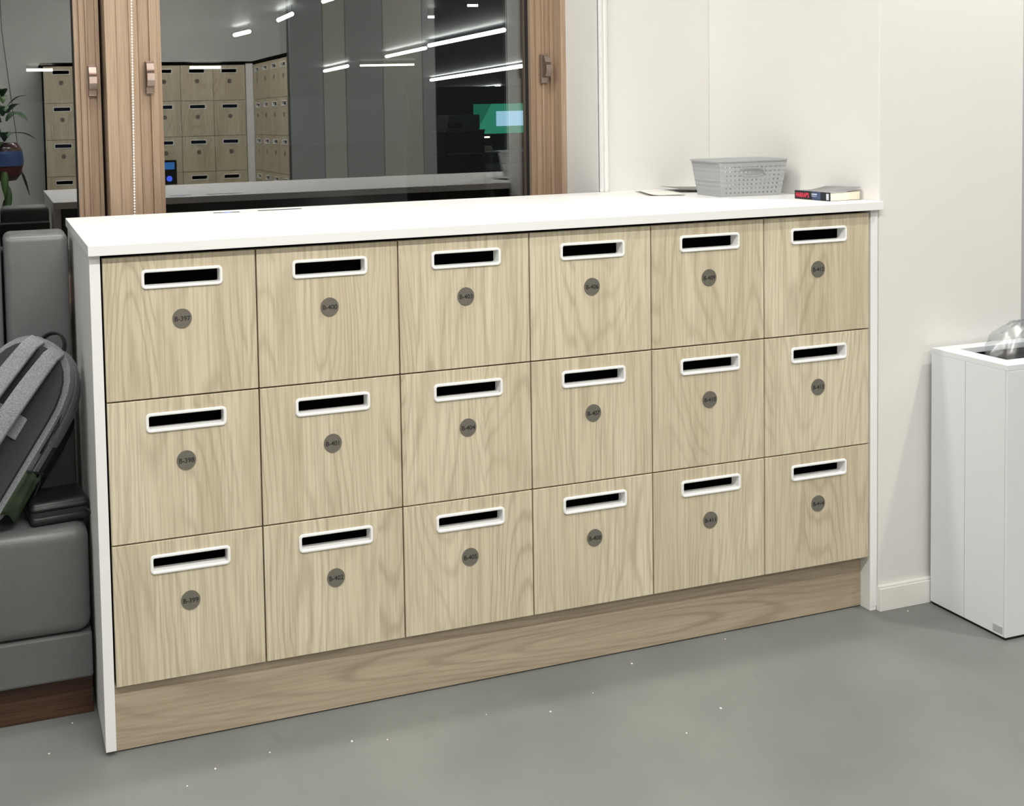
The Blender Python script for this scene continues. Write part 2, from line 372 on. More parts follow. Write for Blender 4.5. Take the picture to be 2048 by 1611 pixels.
def bead_chain(name, x0, x1, y, z0, z1, r, step, lab):
    bm = bmesh.new(); bmesh.ops.create_icosphere(bm, subdivisions=1, radius=r)
    bv = [tuple(v.co) for v in bm.verts]; bm.verts.index_update(); bf = [[v.index for v in f.verts] for f in bm.faces]; bm.free()
    o = MB(); n = int((z1-z0)/step)
    for i in range(n):
        z = z1-i*step; x = x0+(x1-x0)*(z1-z)/(z1-z0)
        o.add([(a+x, b+y, c+z) for a, b, c in bv], bf, 0, True)
    o.tube([(x0, y, z1), (x1, y, z0)], r*.3, 5)
    ob = o.build(name, M_chain); tag(ob, lab, 'blind chain'); return ob
bead_chain('blind_chain', .187, .170, .765, 1.05, 2.05, .0034, .0086, 'white bead chain hanging before the wooden window mullion')
bead_chain('blind_chain', 1.7125, 1.7085, .712, 1.18, 2.3, .0017, .0048, 'thin white bead chain hanging beside the blind channel on the wall corner')

# ------------------------------------------------------------------ locker cabinet under the counter
W, H, ZT1 = .352, .327, 1.138
def disc_mesh(text, r=.0222, ts=.0155):
    o = MB(); n = 36
    o.prism([(r*math.cos(2*math.pi*k/n), r*math.sin(2*math.pi*k/n)) for k in range(n)], 0, .0022, 0)
    me = o.mesh('number_disc')
    if text:
        cu = bpy.data.curves.new('t', 'FONT'); cu.body = text; cu.size = ts; cu.align_x = 'CENTER'; cu.align_y = 'CENTER'; cu.extrude = .0002; cu.offset = .0002
        to = bpy.data.objects.new('t', cu); COL.objects.link(to)
        dg = bpy.context.evaluated_depsgraph_get(); tm = bpy.data.meshes.new_from_object(to.evaluated_get(dg))
        bm = bmesh.new(); bm.from_mesh(me); n0 = len(bm.faces)
        tm.transform(Matrix.Translation((0, -.0012, .0024))); bm.from_mesh(tm)
        bm.faces.ensure_lookup_table()
        for i, f in enumerate(bm.faces): f.material_index = 0 if i < n0 else 1
        bm.to_mesh(me); bm.free()
        bpy.data.objects.remove(to); bpy.data.curves.remove(cu); bpy.data.meshes.remove(tm)
    me.materials.append(M_disc); me.materials.append(M_text)
    me.transform(Matrix(((1, 0, 0, 0), (0, 0, -1, 0), (0, 1, 0, 0), (0, 0, 0, 1))))
    return me
def door_mesh(w_, h_, sx0, sx1, sz0, sz1, th=.019, gap=.0018):
    o = MB(); xs = [gap, sx0, sx1, w_-gap]; zs = [-h_+gap, sz0, sz1, -gap]
    V = {}; vs = []
    for yi, y in enumerate((0, th)):
        for i, x in enumerate(xs):
            for j, z in enumerate(zs): V[yi, i, j] = len(vs); vs.append((x, y, z))
    fs = []
    for i in range(3):
        for j in range(3):
            if i == 1 and j == 1: continue
            fs.append((V[0, i, j], V[0, i+1, j], V[0, i+1, j+1], V[0, i, j+1])); fs.append((V[1, i, j], V[1, i, j+1], V[1, i+1, j+1], V[1, i+1, j]))
    for i in range(3):
        for j, s in ((0, 1), (3, -1)): fs.append((V[0, i, j], V[1, i, j], V[1, i+1, j], V[0, i+1, j])[::s]); fs.append((V[0, j, i], V[0, j, i+1], V[1, j, i+1], V[1, j, i])[::s])
    for a, b in (((1, 1), (2, 1)), ((2, 1), (2, 2)), ((2, 2), (1, 2)), ((1, 2), (1, 1))): fs.append((V[0, a[0], a[1]], V[0, b[0], b[1]], V[1, b[0], b[1]], V[1, a[0], a[1]]))
    o.add(vs, fs); me = o.mesh('door'); me.materials.append(M_door); return me
def slot_mesh(x0, x1, z0, z1, rim=.0068, proud=.004, depth=.026):
    outer = rrect(x0, x1, z0, z1, .010); inner = rrect(x0+rim, x1-rim, z0+rim, z1-rim, .0042); n = len(outer)
    o = MB(); rr = .0016
    mo = rrect(x0+rr, x1-rr, z0+rr, z1-rr, .0085); mi_ = rrect(x0+rim-rr, x1-rim+rr, z0+rim-rr, z1-rim+rr, .0056)
    loops = [(outer, 0), (outer, -proud+rr), (mo, -proud), (mi_, -proud), (inner, -proud+rr), (inner, depth)]
    vs = [(x, y, z) for pts, y in loops for x, z in pts]
    fs = [(k*n+i, k*n+(i+1) % n, (k+1)*n+(i+1) % n, (k+1)*n+i) for k in range(len(loops)-1) for i in range(n)]
    o.add(vs, fs, 0, False); me = o.mesh('slot_frame'); me.materials.append(M_plastic); return me
D_MESH = door_mesh(W, H, .093, .267, -.0725, -.0335); S_MESH = slot_mesh(.0865, .2725, -.0765, -.0325)
ordn = ['first', 'second', 'third', 'fourth', 'fifth', 'sixth']
num = 397
for c in range(6):
    n0 = num
    t = empty('locker_unit', (c*W, 0, 0), 'pale wood locker column with doors B-%d to B-%d, %s from the sofa' % (n0, n0+2, ordn[c]), 'lockers', 'locker columns under the counter')
    MB().box(.001, W-.001, .040, .70, .02, 1.1435).build('carcass', M_carc, t)
    MB().box(.002, W-.002, .70, .706, .02, 1.1435).build('back_panel', M_backpan, t, .001)
    for r in range(3):
        d = link('door', D_MESH, t, .0008, 1, (0, 0, ZT1-r*H)); d['label'] = 'pale wood locker door marked B-%d' % num
        link('slot_frame', S_MESH, d)
        link('number_disc', disc_mesh('B-%d' % num), d, loc=(.1765, 0, -.148))
        num += 1
m = MB().box(-.027, -.003, 0, .70, .012, 1.1443).build('end_panel', M_white, bevel=.0012)
tag(m, 'white end panel of the lockers facing the grey sofa', 'panel')
m = MB().box(2.117, 2.141, 0, .70, .012, 1.1443).box(2.1175, 2.1405, .001, .70, 0, .012).build('end_panel', M_white, bevel=.0012)
tag(m, 'narrow white end panel between the lockers and the wall pier', 'panel')
pl = MB(); pv = [(-.004, .014), (2.1165, .034), (2.1165, .039), (-.004, .039)]
pl.prism(pv, .004, .1565); p = pl.build('kickboard', M_plinth, bevel=.001); tag(p, 'long pale wood kickboard under the locker doors', 'kickboard')
ct = empty('countertop', (0, 0, 0), 'long white countertop over the lockers', 'countertop')
MB().box(-.03, PX-.0015, -.018, YB-.0008, 1.1445, 1.168).build('slab', M_white, ct, .0012)
m = MB().prism(rrect(.385, .465, .647, .661, .006), 1.1681, 1.1688).build('cable_slot', M_black, ct); m['label'] = 'thin black cable slot with blue light'
MB().prism(rrect(.414, .438, .650, .658, .003), 1.1688, 1.1692).build('indicator', M_blueled, m)
m = MB().prism(rrect(.52, .655, .652, .668, .006), 1.1681, 1.1688).build('cable_slot', M_black, ct); m['label'] = 'long thin black cable slot'

# ------------------------------------------------------------------ waste bin with bag
bx0, bx1, by0, by1, bz = 2.314, 2.80, -.255, -.018, .743
bn = empty('waste_bin', (bx0, by1, 0), 'tall white box-shaped waste bin against the wall pier', 'bin')
def inb(mb): return mb
ox, oy = bx0, by1
M0 = Matrix.Translation((-ox, -oy, 0))
MB().box(bx0, bx1, by0, by0+.006, .008, bz-.016, M=M0).build('front_panel', M_bin, bn, .0015)
MB().box(bx0, bx0+.006, by0+.0065, -.1285, .008, bz-.016, M=M0).build('side_panel', M_bin, bn, .0008)
MB().box(bx0, bx0+.006, -.1272, by1, .008, bz-.016, M=M0).build('side_panel', M_bin, bn, .0008)
MB().box(bx1-.006, bx1, by0, by1, .008, bz-.016, M=M0).build('side_panel', M_bin, bn, .001)
MB().box(bx0+.006, bx1-.006, by1-.006, by1, .008, bz-.016, M=M0).build('rear_panel', M_bin, bn)
MB().box(bx0+.004, bx1-.004, by0+.004, by1-.004, 0, .008, M=M0).build('base', M_black, bn)
lo = [(bx0, by0), (bx1, by0), (bx1, by1), (bx0, by1)]; li = [(bx0+.056, by0+.050), (bx1-.056, by0+.050), (bx1-.056, by1-.04), (bx0+.056, by1-.04)]
r_ = MB(); vs = [(x, y, z) for z in (bz-.016, bz) for pts in (lo, li) for x, y in pts]
fs = []
for i in range(4):
    j = (i+1) % 4
    fs += [(i, j, 8+j, 8+i), (4+i, 12+i, 12+j, 4+j), (8+i, 8+j, 12+j, 12+i), (i, 4+i, 4+j, j)]
r_.add(vs, fs, M=M0); r_.build('rim', M_bin, bn, .0012)
MB().box(bx0+.05, bx1-.05, by0+.04, by1-.03, .30, .32, M=M0).box(bx0+.05, bx0+.056, by0+.04, by1-.03, .3, bz-.017, M=M0).box(bx1-.056, bx1-.05, by0+.04, by1-.03, .3, bz-.017, M=M0).box(bx0+.05, bx1-.05, by0+.04, by0+.046, .3, bz-.017, M=M0).box(bx0+.05, bx1-.05, by1-.036, by1-.03, .3, bz-.017, M=M0).build('liner', M_black, bn)
MB().box(bx0-.0012, bx0+.001, by0+.008, by0+.036, .016, .034, M=M0).build('corner_tag', M_tag, bn)
# clear bag: crumpled film dome poking out of the opening
def film():
    nu, nv = 28, 14; vs = []; fs = []
    for j in range(nv+1):
        t = j/nv; rad = math.cos(t*math.pi/2)**.7; z = .70+.125*math.sin(t*math.pi/2)
        for i in range(nu):
            a = 2*math.pi*i/nu
            cr = 1+.07*math.sin(5*a+3*t)+.06*math.sin(9*a-5*t)+.03*random.uniform(-1, 1)
            vs.append((2.505+.112*rad*cr*math.cos(a)+.03*t, -.132+.062*rad*cr*math.sin(a), z+.006*random.uniform(-1, 1)))
    for j in range(nv):
        for i in range(nu): fs.append((j*nu+i, j*nu+(i+1) % nu, (j+1)*nu+(i+1) % nu, (j+1)*nu+i))
    return MB().add(vs, fs, 0, True)
fb = film().build('plastic_bag', M_film); tag(fb, 'crumpled clear plastic bag poking out of the white waste bin', 'plastic bag')

# ------------------------------------------------------------------ grey banquette sofa
XS = -.036
sofa = empty('sofa', (XS, .2, 0), 'grey leather banquette sofa beside the locker end panel', 'sofa')
SM = Matrix.Translation((-XS, -.2, 0))
def cushion(name, x0, x1, y0, y1, z0, z1, r, mt, parent=sofa, tilt=0):
    vs, fs = rbox(x1-x0, y1-y0, z1-z0, r, 5, Matrix.Translation(((x0+x1)/2, (y0+y1)/2, (z0+z1)/2)))
    if tilt: vs = [(x, y+tilt*(z-z0), z) for x, y, z in vs]
    o = MB().add(vs, fs, 0, True, SM).build(name, mt, parent)
    return o
cushion('seat_cushion', -1.30, XS, .165, .62, .215, .478, .034, M_leather)
MB().box(-1.30, XS, .172, .62, .105, .216, M=SM).build('seat_base', M_leather, sofa, .006)
MB().box(-1.30, XS, .205, .60, 0, .106, M=SM).build('plinth', M_sofawood, sofa, .002)
cushion('backrest', -.206, XS-.004, .455, .60, .44, 1.150, .020, M_leather, tilt=.05)
cushion('backrest', -1.30, -.212, .455, .60, .44, 1.150, .020, M_leather, tilt=.05)
MB().box(-1.30, XS-.006, .60, .70, .2, 1.10, M=SM).build('back_frame', M_seam, sofa, .004)

# ------------------------------------------------------------------ backpack leaning on the sofa
V_ = Vector((.56, .12, .82)).normalized(); N_ = Vector((-.5, -.85, .1)); N_ = (N_-N_.dot(V_)*V_).normalized(); U_ = V_.cross(N_)
TOP = Vector((-.106, .25, .912)); BL = .425
ORG = TOP-V_*BL
BM = Matrix(((U_.x, V_.x, N_.x, ORG.x), (U_.y, V_.y, N_.y, ORG.y), (U_.z, V_.z, N_.z, ORG.z), (0, 0, 0, 1)))
bag = empty('backpack', (0, 0, 0), 'heather grey and black backpack leaning in the sofa corner', 'backpack')
bag.matrix_world = BM
def arch(hw, v0, v1, topr, n=14, pw=2.4, bot=.03):
    pts = []
    for k in range(n+1):
        a = math.pi*k/n; c, s = math.cos(a), math.sin(a)
        pts.append((hw*math.copysign(abs(c)**(2/pw), c), v1-topr+topr*abs(s)**(2/pw)))
    for cx, sgn in ((-hw+bot, 1), (hw-bot, -1)):
        for k in range(5):
            a = math.radians(180+90*k/4 if sgn > 0 else 270+90*k/4); pts.append((cx+bot*math.cos(a), v0+bot+bot*math.sin(a)))
    return pts
def slabpart(name, pts, n0, n1, mt, bev=.012, parent=bag):
    o = MB().prism(pts, n0, n1, 0, True).build(name, mt, parent, bev, 3); return o
slabpart('back_gusset', arch(.116, .0, BL, .17), -.038, -.004, M_heather, .011)
slabpart('piping', arch(.106, .004, BL-.010, .168), -.058, -.037, M_blackfab, .003)
slabpart('main_compartment', arch(.117, .06, BL-.003, .17), -.084, -.056, M_heather, .009)
slabpart('piping', arch(.104, .01, BL-.016, .165), -.100, -.083, M_blackfab, .003)
slabpart('front_compartment', arch(.112, .08, BL-.02, .16), -.128, -.098, M_heather, .010)
slabpart('lower_front', arch(.112, .065, .27, .06), -.180, -.047, M_blackfab, .014)
slabpart('lower_pouch', [(u+.050, v) for u, v in arch(.052, .12, .30, .06)], -.200, -.095, M_blackfab, .012)
bpnl = slabpart('back_panel', arch(.102, .01, BL-.018, .15), -.006, .010, M_mesh, .008)
MB().box(-.10, .060, .190, .245, .0102, .016).build('luggage_band', M_heather, bpnl, .002)
MB().box(.022, .0235, .192, .243, .0158, .0172).build('stitch_line', M_blackfab, bpnl)
def strap(u0, u1):
    path = []; nr = []; wd = []; wid = []
    for k in range(17):
        t = k/16; v = BL-.010-.34*t; n = .008+.036*math.sin(min(1, t*1.3)*math.pi*.62)
        if k == 0: n = -.012
        path.append((u0+(u1-u0)*t, v, n)); nr.append((0, .25*(1-t), 1)); wd.append((1, 0, 0)); wid.append(.040+.008*math.sin(t*math.pi))
    return MB().strip(path, nr, wd, wid, .012).build('shoulder_strap', M_heather, bag, .003)
strap(.030, .022); strap(-.030, -.048)
hp = [(.030*math.cos(math.pi*k/10), BL-.012+.034*math.sin(math.pi*k/10), -.03) for k in range(11)]
MB().strip(hp, [(p[0], p[1]-BL+.012, 0) for p in hp], [(0, 0, 1)]*11, .022, .005).build('carry_handle', M_blackfab, bag, .001)
# elastic side pocket, gathered
vs = []; fs = []; n1, n2 = 14, 8
for j in range(n2+1):
    for i in range(n1+1):
        a = i/n1; b_ = j/n2
        puff = .022*math.sin(math.pi*a)*(1-.35*b_)+.004*math.sin(a*22)*(b_)
        vs.append((.115+puff, .03+.11*b_+.006*math.sin(a*9), -.004-.115*a))
for j in range(n2):
    for i in range(n1): fs.append((j*(n1+1)+i, j*(n1+1)+i+1, (j+1)*(n1+1)+i+1, (j+1)*(n1+1)+i))
sp = MB().add(vs, fs, 0, True).build('side_pocket', M_greenfab, bag); sm_ = sp.modifiers.new('thick', 'SOLIDIFY'); sm_.thickness = .003
MB().tube([(.119, .142, -.008-.108*k/10) for k in range(11)], .0035, 6).build('pocket_elastic', M_blackfab, bag)
MB().tube([(.122, .142, -.09), (.128, .125, -.1), (.131, .10, -.106), (.132, .085, -.11)], [.0022, .002, .002, .004], 6).build('toggle_cord', M_mesh, bag)
zp = MB().tube([(.108, .31, -.022), (.117, .27, -.024), (.118, .23, -.024), (.118, .19, -.024)], .0022, 6).build('zipper', M_blackfab, bag)
MB().box(.116, .1215, .245, .27, -.028, -.02).build('zipper_pull', M_seam, zp, .001)
MB().tube([(.1005, .27, -.15), (.1035, .21, -.16), (.1025, .13, -.185)], .0025, 6).build('front_seam', M_mesh, bag)

# ------------------------------------------------------------------ small hard case on the seat
case = empty('zip_case', (-.106, .256, .4785), 'small black zipped case on the sofa seat before the backpack', 'case', rz=math.radians(7))
def cs(z0, z1, sx, sy, r, name, mt, seg=4):
    vs, fs = rbox(sx, sy, z1-z0, r, seg, Matrix.Translation((0, 0, (z0+z1)/2))); return MB().add(vs, fs, 0, True).build(name, mt, case)
cs(0, .026, .140, .118, .012, 'lower_shell', M_case); cs(.030, .058, .140, .118, .0145, 'upper_shell', M_case)
z_ = MB().prism(rrect(-.0685, .0685, -.0575, .0575, .014), .022, .034).build('zipper_band', M_seam, case)
MB().tube([(.060, -.058, .028), (.067, -.064, .025), (.073, -.068, .018), (.076, -.07, .012)], [.003, .0026, .003, .0035], 6).build('zipper_pull', M_seam, z_)
MB().tube([(.066, -.05, .030), (.073, -.02, .036), (.071, .02, .037), (.066, .04, .031)], .003, 6).build('wrist_loop', M_case, case)

# ------------------------------------------------------------------ plastic basket, papers, book on the counter
def basket():
    t = empty('storage_basket', (1.990, .392, 1.1681), 'grey plastic basket with punched holes on the counter', 'basket', rz=math.radians(-6))
    wb, db, wt, dt, hgt = .200, .128, .226, .154, .106
    def ring(z):
        k = z/hgt; return wb/2+(wt-wb)/2*k, db/2+(dt-db)/2*k
    def wall(axis, sgn, ncol, nrow, hole):
        vs = []; fs = []; lines_u = [0]; holes_u = []
        for i in range(ncol):
            c = .06+.88*(i+.5)/ncol; hw = .19*.88/ncol
            lines_u += [c-hw, c+hw]; holes_u.append(len(lines_u)-2)
        lines_u.append(1); lines_v = [0]; holes_v = []
        for j in range(nrow):
            c = .05+.86*(j+.5)/nrow; hv = .20*.86/nrow
            lines_v += [c-hv, c+hv]; holes_v.append(len(lines_v)-2)
        lines_v.append(1)
        for v in lines_v:
            hx, hy = ring(v*hgt)
            for u in lines_u:
                b = .004*math.sin(v*nrow*2*math.pi)*.35
                if axis == 'y': vs.append(((2*u-1)*hx, sgn*(hy+b), v*hgt))
                else: vs.append((sgn*(hx+b), (2*u-1)*hy, v*hgt))
        nu = len(lines_u)
        for j in range(len(lines_v)-1):
            for i in range(nu-1):
                um = (lines_u[i]+lines_u[i+1])/2; vm = (lines_v[j]+lines_v[j+1])/2
                if hole == 'front' and abs((um-.5)/.17) < 1 and .60 < vm < .80: continue
                if hole and i in holes_u and j in holes_v: continue
                fs.append((j*nu+i, j*nu+i+1, (j+1)*nu+i+1, (j+1)*nu+i))
        o = MB().add(vs, fs).build('side_wall', M_basket, t); s = o.modifiers.new('thick', 'SOLIDIFY'); s.thickness = .0022; s.offset = -sgn if axis == 'y' else sgn
        return o
    wall('y', -1, 13, 7, 'front'); wall('y', 1, 13, 7, 'front'); wall('x', -1, 7, 7, ''); wall('x', 1, 7, 7, '')
    MB().box(-wb/2, wb/2, -db/2, db/2, 0, .003).build('bottom', M_basket, t)
    o = MB(); hx, hy = ring(hgt)
    loops = []
    for e, z in ((-.004, hgt-.003), (.007, hgt), (.010, hgt+.004), (.008, hgt+.006), (.0, hgt+.005), (-.004, hgt-.003)):
        loops.append([(x, y, z) for x, y in rrect(-hx-e, hx+e, -hy-e, hy+e, .022, 4)])
    n = len(loops[0]); o.add([p for l in loops for p in l], [(k*n+i, k*n+(i+1) % n, (k+1)*n+(i+1) % n, (k+1)*n+i) for k in range(5) for i in range(n)], 0, True)
    o.build('rim', M_basket, t)
    # oval handle opening edge on the front
    for s in (-1, 1):
        k = .70; hx2, hy2 = ring(k*hgt); pts = []
        for i in range(25):
            a = 2*math.pi*i/24; c, q = math.cos(a), math.sin(a)
            pts.append((.040*math.copysign(abs(c)**.6, c), s*(hy2+.0015), k*hgt+.0125*math.copysign(abs(q)**.8, q)))
        MB().tube(pts, .0026, 6, cap=False).build('handle_edge', M_basket, t)
basket()
def sheet(name, pts, z, mt, lab, curl=.004):
    n = 8; vs = []; fs = []
    a, b, c, d = [Vector((*p, 0)) for p in pts]
    for j in range(n+1):
        for i in range(n+1):
            u, v = i/n, j/n; p = (a*(1-u)+b*u)*(1-v)+(d*(1-u)+c*u)*v
            vs.append((p.x, p.y, z+curl*(max(0, .35-u)/.35)**2+curl*.3*math.sin(v*3+u*2)*u))
    for j in range(n):
        for i in range(n): fs.append((j*(n+1)+i, j*(n+1)+i+1, (j+1)*(n+1)+i+1, (j+1)*(n+1)+i))
    o = MB().add(vs, fs, 0, True).build(name, mt); s = o.modifiers.new('thick', 'SOLIDIFY'); s.thickness = .0008; s.offset = 1
    return tag(o, lab, 'paper', 'loose papers behind the basket')
sheet('paper_sheet', [(1.74, .50), (1.845, .455), (1.93, .62), (1.82, .70)], 1.1695, M_paper, 'white loose paper sheet lying half under the grey basket', .006)
sheet('paper_sheet', [(1.90, .56), (2.06, .495), (2.11, .655), (1.94, .722)], 1.1755, M_paperd, 'dark grey printed leaflet tucked behind the grey basket', .004)

book = empty('paperback_book', (2.026, .190, 1.1681), 'thick paperback with black spine lying on the counter end', 'book', rz=math.radians(0))
# local frame: spine along s, pages extend along e
s_d = Vector((.02, -1, 0)).normalized(); e_d = Vector((1, .02, 0)).normalized()
BK = Matrix(((s_d.x, e_d.x, 0, 0), (s_d.y, e_d.y, 0, 0), (0, 0, 1, 0), (0, 0, 0, 1)))
SL, PW, TH = .135, .108, .0245
MB().box(0, SL, 0, .0012, 0, TH, M=BK).build('spine', M_bookblk, book)
MB().box(SL*.50, SL*.74, -.0004, .0006, .0015, TH-.0015, M=BK).build('spine_panel', M_bookblue, book)
MB().box(.0015, SL-.0015, .0015, PW-.002, .0008, TH-.0012, M=BK).build('page_block', M_page, book)
MB().box(0, SL, 0, PW, -.0001, .0008, M=BK).build('back_cover', M_bookblk, book)
cv = []; cf = []; n = 12
for i in range(n+1):
    t = i/n; z = TH-.0008+.011*max(0, t-.35)**1.6*2.2
    for j, q in enumerate((0, SL)): cv.append((q, t*PW, z*(1 if j else 1)-(.006*max(0, t-.3) if j == 0 else 0)))
for i in range(n): cf.append((2*i, 2*i+1, 2*i+3, 2*i+2))
o = MB().add(cv, cf, 0, True, BK).build('front_cover', M_bookgrey, book); s = o.modifiers.new('thick', 'SOLIDIFY'); s.thickness = .0007
def text_on(body, size, mt, parent, M, name, sx=1.0, off=.0):
    cu = bpy.data.curves.new('t', 'FONT'); cu.body = body; cu.size = size; cu.align_y = 'CENTER'; cu.extrude = .0002; cu.offset = off
    to = bpy.data.objects.new('t', cu); COL.objects.link(to)
    tm = bpy.data.meshes.new_from_object(to.evaluated_get(bpy.context.evaluated_depsgraph_get()))
    bpy.data.objects.remove(to); bpy.data.curves.remove(cu)
    tm.transform(M @ Matrix.Diagonal((sx, 1, 1, 1))); tm.materials.clear(); tm.materials.append(mt)
    return link(name, tm, parent)
# spine plane: x along s_d, y up, facing -e_d
SPM = BK @ Matrix(((1, 0, 0, 0), (0, 0, -1, -.0004), (0, 1, 0, 0), (0, 0, 0, 1)))
text_on('HARRAP\u2019S', .0185, M_red, book, SPM @ Matrix.Translation((.005, TH*.5-.001, .0003)), 'spine_title', .62, .0005)
MB().box(.066, .086, -.0009, 0, TH*.60, TH*.74, M=BK).build('spine_subtitle', M_pale, book)
MB().box(.066, .084, -.0009, 0, TH*.42, TH*.48, M=BK).build('spine_subtitle', M_pale, book)
MB().box(SL-.014, SL-.005, -.0006, .0004, .003, TH-.004, M=BK).build('spine_label', M_pale, book)

# ------------------------------------------------------------------ crumbs on the floor
for i, (x, y, s) in enumerate([(1.40, -.28, .006), (1.26, -.34, .004), (1.01, -.16, .005), (1.32, -.03, .006), (1.63, .0, .004), (.60, -.14, .004), (.52, -.12, .006), (.20, -.12, .0055), (.33, -.10, .004), (.13, -.16, .004), (-.02, -.20, .007), (-.035, -.19, .006), (-.15, .06, .005), (-.09, .17, .004), (1.15, -.12, .003), (.86, -.12, .003), (2.215, -.035, .004)]):
    pts = [(s*.5*random.uniform(.6, 1.2)*math.cos(a*1.047), s*.5*random.uniform(.6, 1.2)*math.sin(a*1.047)) for a in range(6)]
    o = MB().prism(pts, 0, s*.3).build('crumb', M_crumb, loc=(x, y, .0002)); tag(o, 'tiny white crumb on the grey floor near the kickboard', 'crumb', 'white crumbs scattered on the floor')

# ------------------------------------------------------------------ tall lockers opposite (seen mirrored in the window)
w2, h2 = .305, .327
D2 = door_mesh(w2, h2, .080, .225, -.0725, -.0335); S2 = slot_mesh(.074, .231, -.0765, -.0325); N2 = disc_mesh('', .02)
def tall_unit(loc, rz, lab, grp):
    t = empty('tall_locker_unit', loc, lab, 'lockers', grp, rz)
    MB().box(.001, w2-.001, .04, .37, .0, 1.965).build('carcass', M_carc, t)
    for r in range(6):
        d = link('door', D2, t, 0, 1, (0, 0, 1.955-r*h2))
        link('slot_frame', S2, d); link('number_disc', N2, d, loc=(.152, 0, -.148))
    return t
# row A faces +y (towards the window) : rotate by 180 deg
for k in range(6):
    tall_unit((2.053-k*w2, -5.217, 0), math.pi, 'tall six-door wooden locker column on the wall opposite the window, %s from the corner' % ordn[k], 'tall lockers opposite the window')
# row B faces -x
for k in range(4):
    tall_unit((2.125, -3.98-k*w2, 0), -math.pi/2, 'tall six-door wooden locker column on the side wall, %s from the partition' % ordn[k], 'tall lockers on the side wall')
tag(MB().box(2.055, 2.123, -5.217, -5.197, 0, 1.965).build('corner_filler', M_white, bevel=.001), 'white filler strip in the corner of the tall lockers', 'panel')
tag(MB().box(.20, 2.495, -5.59, -5.205, 1.966, 1.985).build('cornice_board', M_carc, bevel=.001), 'dark cornice board lying over the tall lockers opposite the window', 'board')
tag(MB().box(2.115, 2.495, -5.20, -3.96, 1.966, 1.985).build('cornice_board', M_carc, bevel=.001), 'dark cornice board lying over the side row of tall lockers', 'board')
struct(MB().box(2.5, 2.6, -5.6, -3.975, 0, ZC).build('wall_locker_side', M_wall), 'white wall behind the side row of lockers')
pt = struct(MB().box(2.115, 3.40, -3.97, -3.90, 0, ZC).build('wall_partition', M_walldark), 'panelled grey partition')
for a, b, mt in ((2.117, 2.398, M_panel), (2.402, 2.593, M_panelw), (2.597, 2.923, M_panel), (2.927, 3.278, M_panelw), (3.282, 3.398, M_panel)):
    MB().box(a, b, -3.90, -3.885, .02, ZC-.02).build('panel', mt, pt, .002)
struct(MB().box(3.4, 12, -5.6, -5.5, 0, ZC).build('wall_dark', M_walldark), 'dark wall of the unlit office side')
# locker terminal
tm = empty('locker_terminal', (1.31, -5.19, .92), 'small locker terminal with blue display on the tall lockers', 'terminal')
MB().box(-.07, .07, -.02, 0, -.05, .17).build('body', M_black, tm, .004)
MB().box(-.052, .05, 0, .003, .085, .15).build('display', M_bluescr, tm)
MB().prism([(.026*math.cos(k*.2618), .026*math.sin(k*.2618)) for k in range(24)], 0, .004, M=Matrix(((1, 0, 0, 0), (0, 0, 1, 0), (0, 1, 0, 0), (0, 0, 0, 1)))).build('reader_light', M_blueled, tm)
# hanging plant
hpx, hpy, hpz = -.15, -2.9, 1.07
pl_ = empty('hanging_plant', (hpx, hpy, hpz), 'trailing plant in a glazed hanging pot', 'plant')
MB().lathe([(0, 0), (.07, .003), (.105, .05), (.122, .13), (.11, .21), (.085, .255), (.078, .255), (.1, .2), (.0, .19)], 28).build('pot', M_pot, pl_)
MB().lathe([(.119, .10), (.1232, .13), (.1205, .165), (.115, .2)], 28).build('glaze_band', M_potblue, pl_)
for a in (0, 2.09, 4.19): MB().tube([(.083*math.cos(a), .083*math.sin(a), .255), (.01*math.cos(a), .01*math.sin(a), 1.0), (0, 0, ZC-hpz)], .002, 5).build('hanging_cord', M_seam, pl_)
def leaf(base, dirv, ln, wd):
    d = Vector(dirv).normalized(); sd = d.cross(Vector((0, 0, 1))).normalized(); vs = []; fs = []; n = 6
    for i in range(n+1):
        t = i/n; p = Vector(base)+d*ln*t+Vector((0, 0, -ln*.45*t*t)); wv = wd*math.sin(math.pi*min(1, t*.92+.06))
        vs += [p-sd*wv+Vector((0, 0, .12*wv)), p, p+sd*wv+Vector((0, 0, .12*wv))]
    for i in range(n):
        for k in (0, 1): fs.append((3*i+k, 3*i+k+1, 3*i+k+4, 3*i+k+3))
    o = MB().add(vs, fs, 0, True).build('leaf', M_leaf, pl_); s = o.modifiers.new('thick', 'SOLIDIFY'); s.thickness = .0015
for i in range(22):
    a = random.uniform(0, 6.283); e = random.uniform(.1, 1.3)
    leaf((.03*math.cos(a), .03*math.sin(a), .25+random.uniform(0, .32)), (math.cos(a), math.sin(a), e), random.uniform(.13, .24), random.uniform(.022, .04))
for i in range(4):
    a = random.uniform(0, 6.283); leaf((.10*math.cos(a), .10*math.sin(a), .08-.10*(i % 3)), (.5*math.cos(a), .5*math.sin(a), -1), .14, .025)

